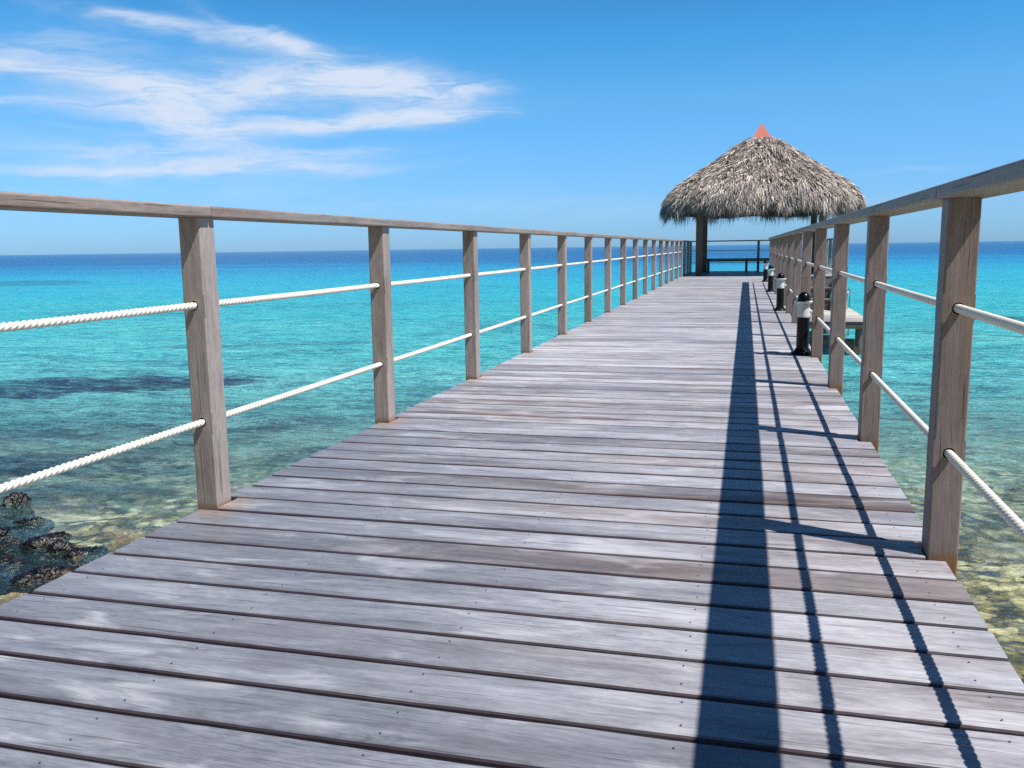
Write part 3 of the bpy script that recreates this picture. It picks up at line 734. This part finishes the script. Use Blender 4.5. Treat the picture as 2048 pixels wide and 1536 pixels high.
for _ in range(1000):
    t = random.random()*2*math.pi; p = roof_pt(1, t)*1.0; p = Vector((p.x*random.uniform(.80, .98), p.y*random.uniform(.80, .98), random.uniform(1.80, 1.95)))
    l = random.uniform(.2, .42)*(1+.55*math.sin(t*9+1)**3); pts_ = [p]; dr = Vector((random.gauss(0, .12), random.gauss(0, .12), -1))
    for s in range(3): dr = (dr+Vector((random.gauss(0, .12), random.gauss(0, .12), -.1))).normalized(); pts_.append(pts_[-1]+dr*l/3)
    w = Vector((random.gauss(0, 1), random.gauss(0, 1), 0)).normalized()*.0065; b = len(hm.v)
    for i, q in enumerate(pts_): ww = w*(1-i*.3); hm.v += [tuple(q-ww), tuple(q+ww)]
    for i in range(3): hm.face([b+2*i, b+2*i+1, b+2*i+3, b+2*i+2], (random.uniform(0, .5), 0, 0, 1))
hm.build('loose_strands', M_THATCH, roof, attr=True)
cp = MB(); cp.lathe([(.41, 4.03), (.395, 4.06), (.012, 4.53), (.0, 4.535)], 4)
capo = cp.build('roof_cap', M_CAP, hut); capo.rotation_euler.z = R(45)

# ------------------------------------------------------------------ bench
bench = empty('bench', (.35, 30.15, 0), 'long low dark plank bench in the shade before the far railing of the platform', 'bench')
for i in range(3):
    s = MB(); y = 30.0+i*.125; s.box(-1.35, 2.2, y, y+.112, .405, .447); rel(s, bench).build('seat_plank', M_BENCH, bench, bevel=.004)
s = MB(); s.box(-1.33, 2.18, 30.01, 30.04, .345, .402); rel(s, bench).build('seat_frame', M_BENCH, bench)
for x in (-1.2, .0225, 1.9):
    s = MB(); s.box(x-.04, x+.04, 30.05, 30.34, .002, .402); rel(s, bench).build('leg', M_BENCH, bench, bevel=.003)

# ------------------------------------------------------------------ bollard lamps
def make_lamp(y, label):
    o = empty('bollard_lamp', (.462, y, .0015), label, 'lamp', 'bollard lamps on the right side of the deck')
    b = MB(); b.lathe([(.0, .0), (.092, .0), (.094, .010), (.080, .018), (.064, .026), (.056, .045), (.0, .045)], 32); b.build('base', M_BLACK, o, smooth=True)
    t = MB(); t.lathe([(.0, .030), (.0495, .030), (.0495, .298), (.0, .298)], 32); t.build('tube', M_BLACK, o, smooth=False)
    l = MB(); l.lathe([(.0, .2985), (.047, .2985), (.0485, .31), (.0485, .408), (.0, .408)], 40); l.build('lens', M_LENS, o, smooth=False)
    c = MB(); c.lathe([(.030, .409), (.056, .409), (.073, .420), (.075, .425), (.072, .428), (.030, .428)], 36); c.build('brim', M_BRIM, o, smooth=True)
    pr = [(.0, .4285), (.052, .4285)] + [(.052*math.cos(a), .440+.063*math.sin(a)) for a in [R(q) for q in range(0, 91, 10)]]
    d = MB(); d.lathe(pr, 36); d.build('dome', M_BLACK, o, smooth=True)
    return o
M_BRIM = simple('white enamel', (.66, .67, .66), .35)
lamp0 = make_lamp(7.475, 'nearest and largest black and white dome topped bollard lamp beside a right railing post')
for y, lb in ((12.43, 'second nearest black bollard lamp with white lens on the right side of the deck'),
              (17.38, 'third bollard lamp along the deck, between a larger and a smaller one'),
              (22.10, 'farthest and smallest bollard lamp, close to the end of the right railing')):
    c = lamp0.copy(); COL.objects.link(c); c.location = (.462, y, .0015); c['label'] = lb
    for ch in lamp0.children:
        q = ch.copy(); COL.objects.link(q); q.parent = c

# ------------------------------------------------------------------ swimming landing, steps and ladder
LZ = -.90; LX0, LX1, LY0, LY1 = .70, 2.83, 21.6, 26.3
land = empty('landing', (1.7, 24, LZ), 'low pale plank swimming landing on dark supports, right of the boardwalk', 'landing')
mb = MB(); y = LY0
while y < LY1-.1:
    board(mb, LX0, LX1, y, y+PITCH_B-.008, LZ, (random.random(), random.random()*.2)); y += PITCH_B
rel(mb, land).build('decking', M_LAND, land, attr=True)
f_ = MB(); f_.box(LX0+.02, LX1-.02, LY0+.01, LY0+.06, LZ-.17, LZ-TH-.002); rel(f_, land).build('edge_beam', M_BEAM, land)
for x in (.9, 1.75, 2.66):
    f_ = MB(); f_.box(x-.04, x+.04, LY0+.063, LY1, LZ-.19, LZ-TH-.002); rel(f_, land).build('joist', M_BEAM, land)
for x in (1.0, 2.62):
    for yy in (22.0, 25.8):
        f_ = MB(); f_.tube([(x, yy, -4.2), (x, yy, LZ-.193)], .09, 12); rel(f_, land).build('pile', M_PILE, land)
        f_ = MB(); dxx = -.7 if x > 2 else .7; f_.beam((x, yy-.1, LZ-.75), (x+dxx, yy-.1, LZ-.2), .09, .12); rel(f_, land).build('brace', M_BEAM, land)
f_ = MB(); f_.box(1.1, 2.52, 21.95, 22.07, LZ-.62, LZ-.44); rel(f_, land).build('cross_beam', M_BEAM, land)
stp = empty('steps', (1.45, 25.5, LZ), 'short wooden steps leading from the platform down to the pale landing', 'steps')
for i in range(2):
    zt = -.30*(i+1); yy = PY0 - .30*(i+1)
    s = MB(); s.box(.66, 2.30, yy, yy+.285, zt-.04, zt); rel(s, stp).build('tread', M_RAILX, stp, bevel=.004)
    s = MB(); s.box(.70, 2.26, yy+.02, yy+.05, zt-.297, zt-.043); rel(s, stp).build('riser', M_BEAM, stp)
for x in (.63, 2.33):
    s = MB(); s.beam((x, PY0, -.16), (x, PY0-.84, LZ+.06), .05, .22); rel(s, stp).build('stringer', M_RAILX, stp)
lad = empty('swim_ladder', (2.57, 26.2, LZ), 'steel swimming ladder with two looped handrails at the corner of the landing', 'ladder')
for x in (2.34, 2.78):
    pts_ = [(x-.07, 25.75, LZ+.003), (x-.07, 25.75, LZ+.33)] + [(x-.07*math.cos(R(a)), 25.975-.225*math.cos(R(a)), LZ+.33+.20*math.sin(R(a))) for a in range(15, 180, 15)] + [(x+.07, 26.36, LZ+.30), (x+.07, 26.38, LZ-1.6)]
    s = MB(); s.tube(pts_, .021, 12); rel(s, lad).build('handrail', M_STEEL, lad, smooth=True)
for i in range(5):
    s = MB(); z = LZ-.25-.27*i; s.box(2.43, 2.83, 26.35, 26.42, z, z+.03); rel(s, lad).build('rung', M_STEEL, lad)

# ------------------------------------------------------------------ shore rocks
def mat_rock():
    mt, N, b, o = new_mat('wet dark rock'); t = N.node('ShaderNodeTexCoord'); P = t.outputs['Object']
    n = N.noise(P, 6, 6, .7); n2 = N.noise(P, 22, 4, .7)
    c = N.ramp(n, [(.40, (.003, .003, .004)), (.56, (.012, .009, .008)), (.65, (.085, .045, .014)), (.82, (.24, .17, .07))])
    N.put(b.inputs['Base Color'], c); N.put(b.inputs['Roughness'], N.math('MULTIPLY_ADD', n2, .4, .08))
    N.put(b.inputs['Normal'], N.bump(N.math('ADD', n, N.math('MULTIPLY', n2, .4)), .7, .04)); return mt
M_ROCK = mat_rock()
from mathutils import noise as mn
import bmesh
def rock(x, y, r, h, label, seed):
    bm = bmesh.new(); bmesh.ops.create_icosphere(bm, subdivisions=5, radius=1)
    for v in bm.verts:
        p = v.co*1.1 + Vector((seed*7.1, seed*3.3, seed)); q = 1 + .55*mn.noise(p) + .45*(.5-abs(mn.noise(p*2.9))) + .25*(.4-abs(mn.noise(p*6.3))) + .14*mn.noise(p*14) - .25
        v.co = Vector((v.co.x*r*q*1.15, v.co.y*r*q, v.co.z*h*q))
    me = bpy.data.meshes.new('rock'); bm.to_mesh(me); bm.free(); me.polygons.foreach_set('use_smooth', [True]*len(me.polygons)); me.materials.append(M_ROCK)
    o = bpy.data.objects.new('rock', me); COL.objects.link(o); o.location = (x, y, SEA-.085); o.rotation_euler.z = seed*1.7
    tag(o, label, 'rock', 'wet rocks at the waterline left of the boardwalk'); return o
ROCKS = [(-7.30, 7.25, .17, .20, 'tallest brown topped rock standing out of the water at the left edge'),
         (-6.72, 6.42, .26, .15, 'broad black wet rock at the left edge in the middle of the cluster'),
         (-6.68, 6.82, .18, .13, 'dark rock between the tall brown topped rock and the broad black one'),
         (-6.20, 6.42, .20, .12, 'low black rock with wet glints in the middle of the shore cluster'),
         (-5.90, 6.30, .17, .12, 'small dark rock left of the pair that touches the boardwalk'),
         (-5.58, 6.22, .17, .13, 'black rock whose right end almost reaches the boardwalk edge'),
         (-5.22, 6.05, .14, .13, 'black rock partly hidden behind the end of the deck boards'),
         (-5.50, 5.72, .20, .13, 'lowest dark rock over the pale pebbles by the deck corner'),
         (-6.15, 5.85, .17, .12, 'dark rock cut by the left edge of the photo, above the pale pebbles'),
         (-5.05, 5.72, .13, .12, 'little dark rock squeezed against the deck above the pale pebbles')]
for i, (x, y, r, h, lb) in enumerate(ROCKS): rock(x, y, r*1.0, h*.88, lb, i+1)
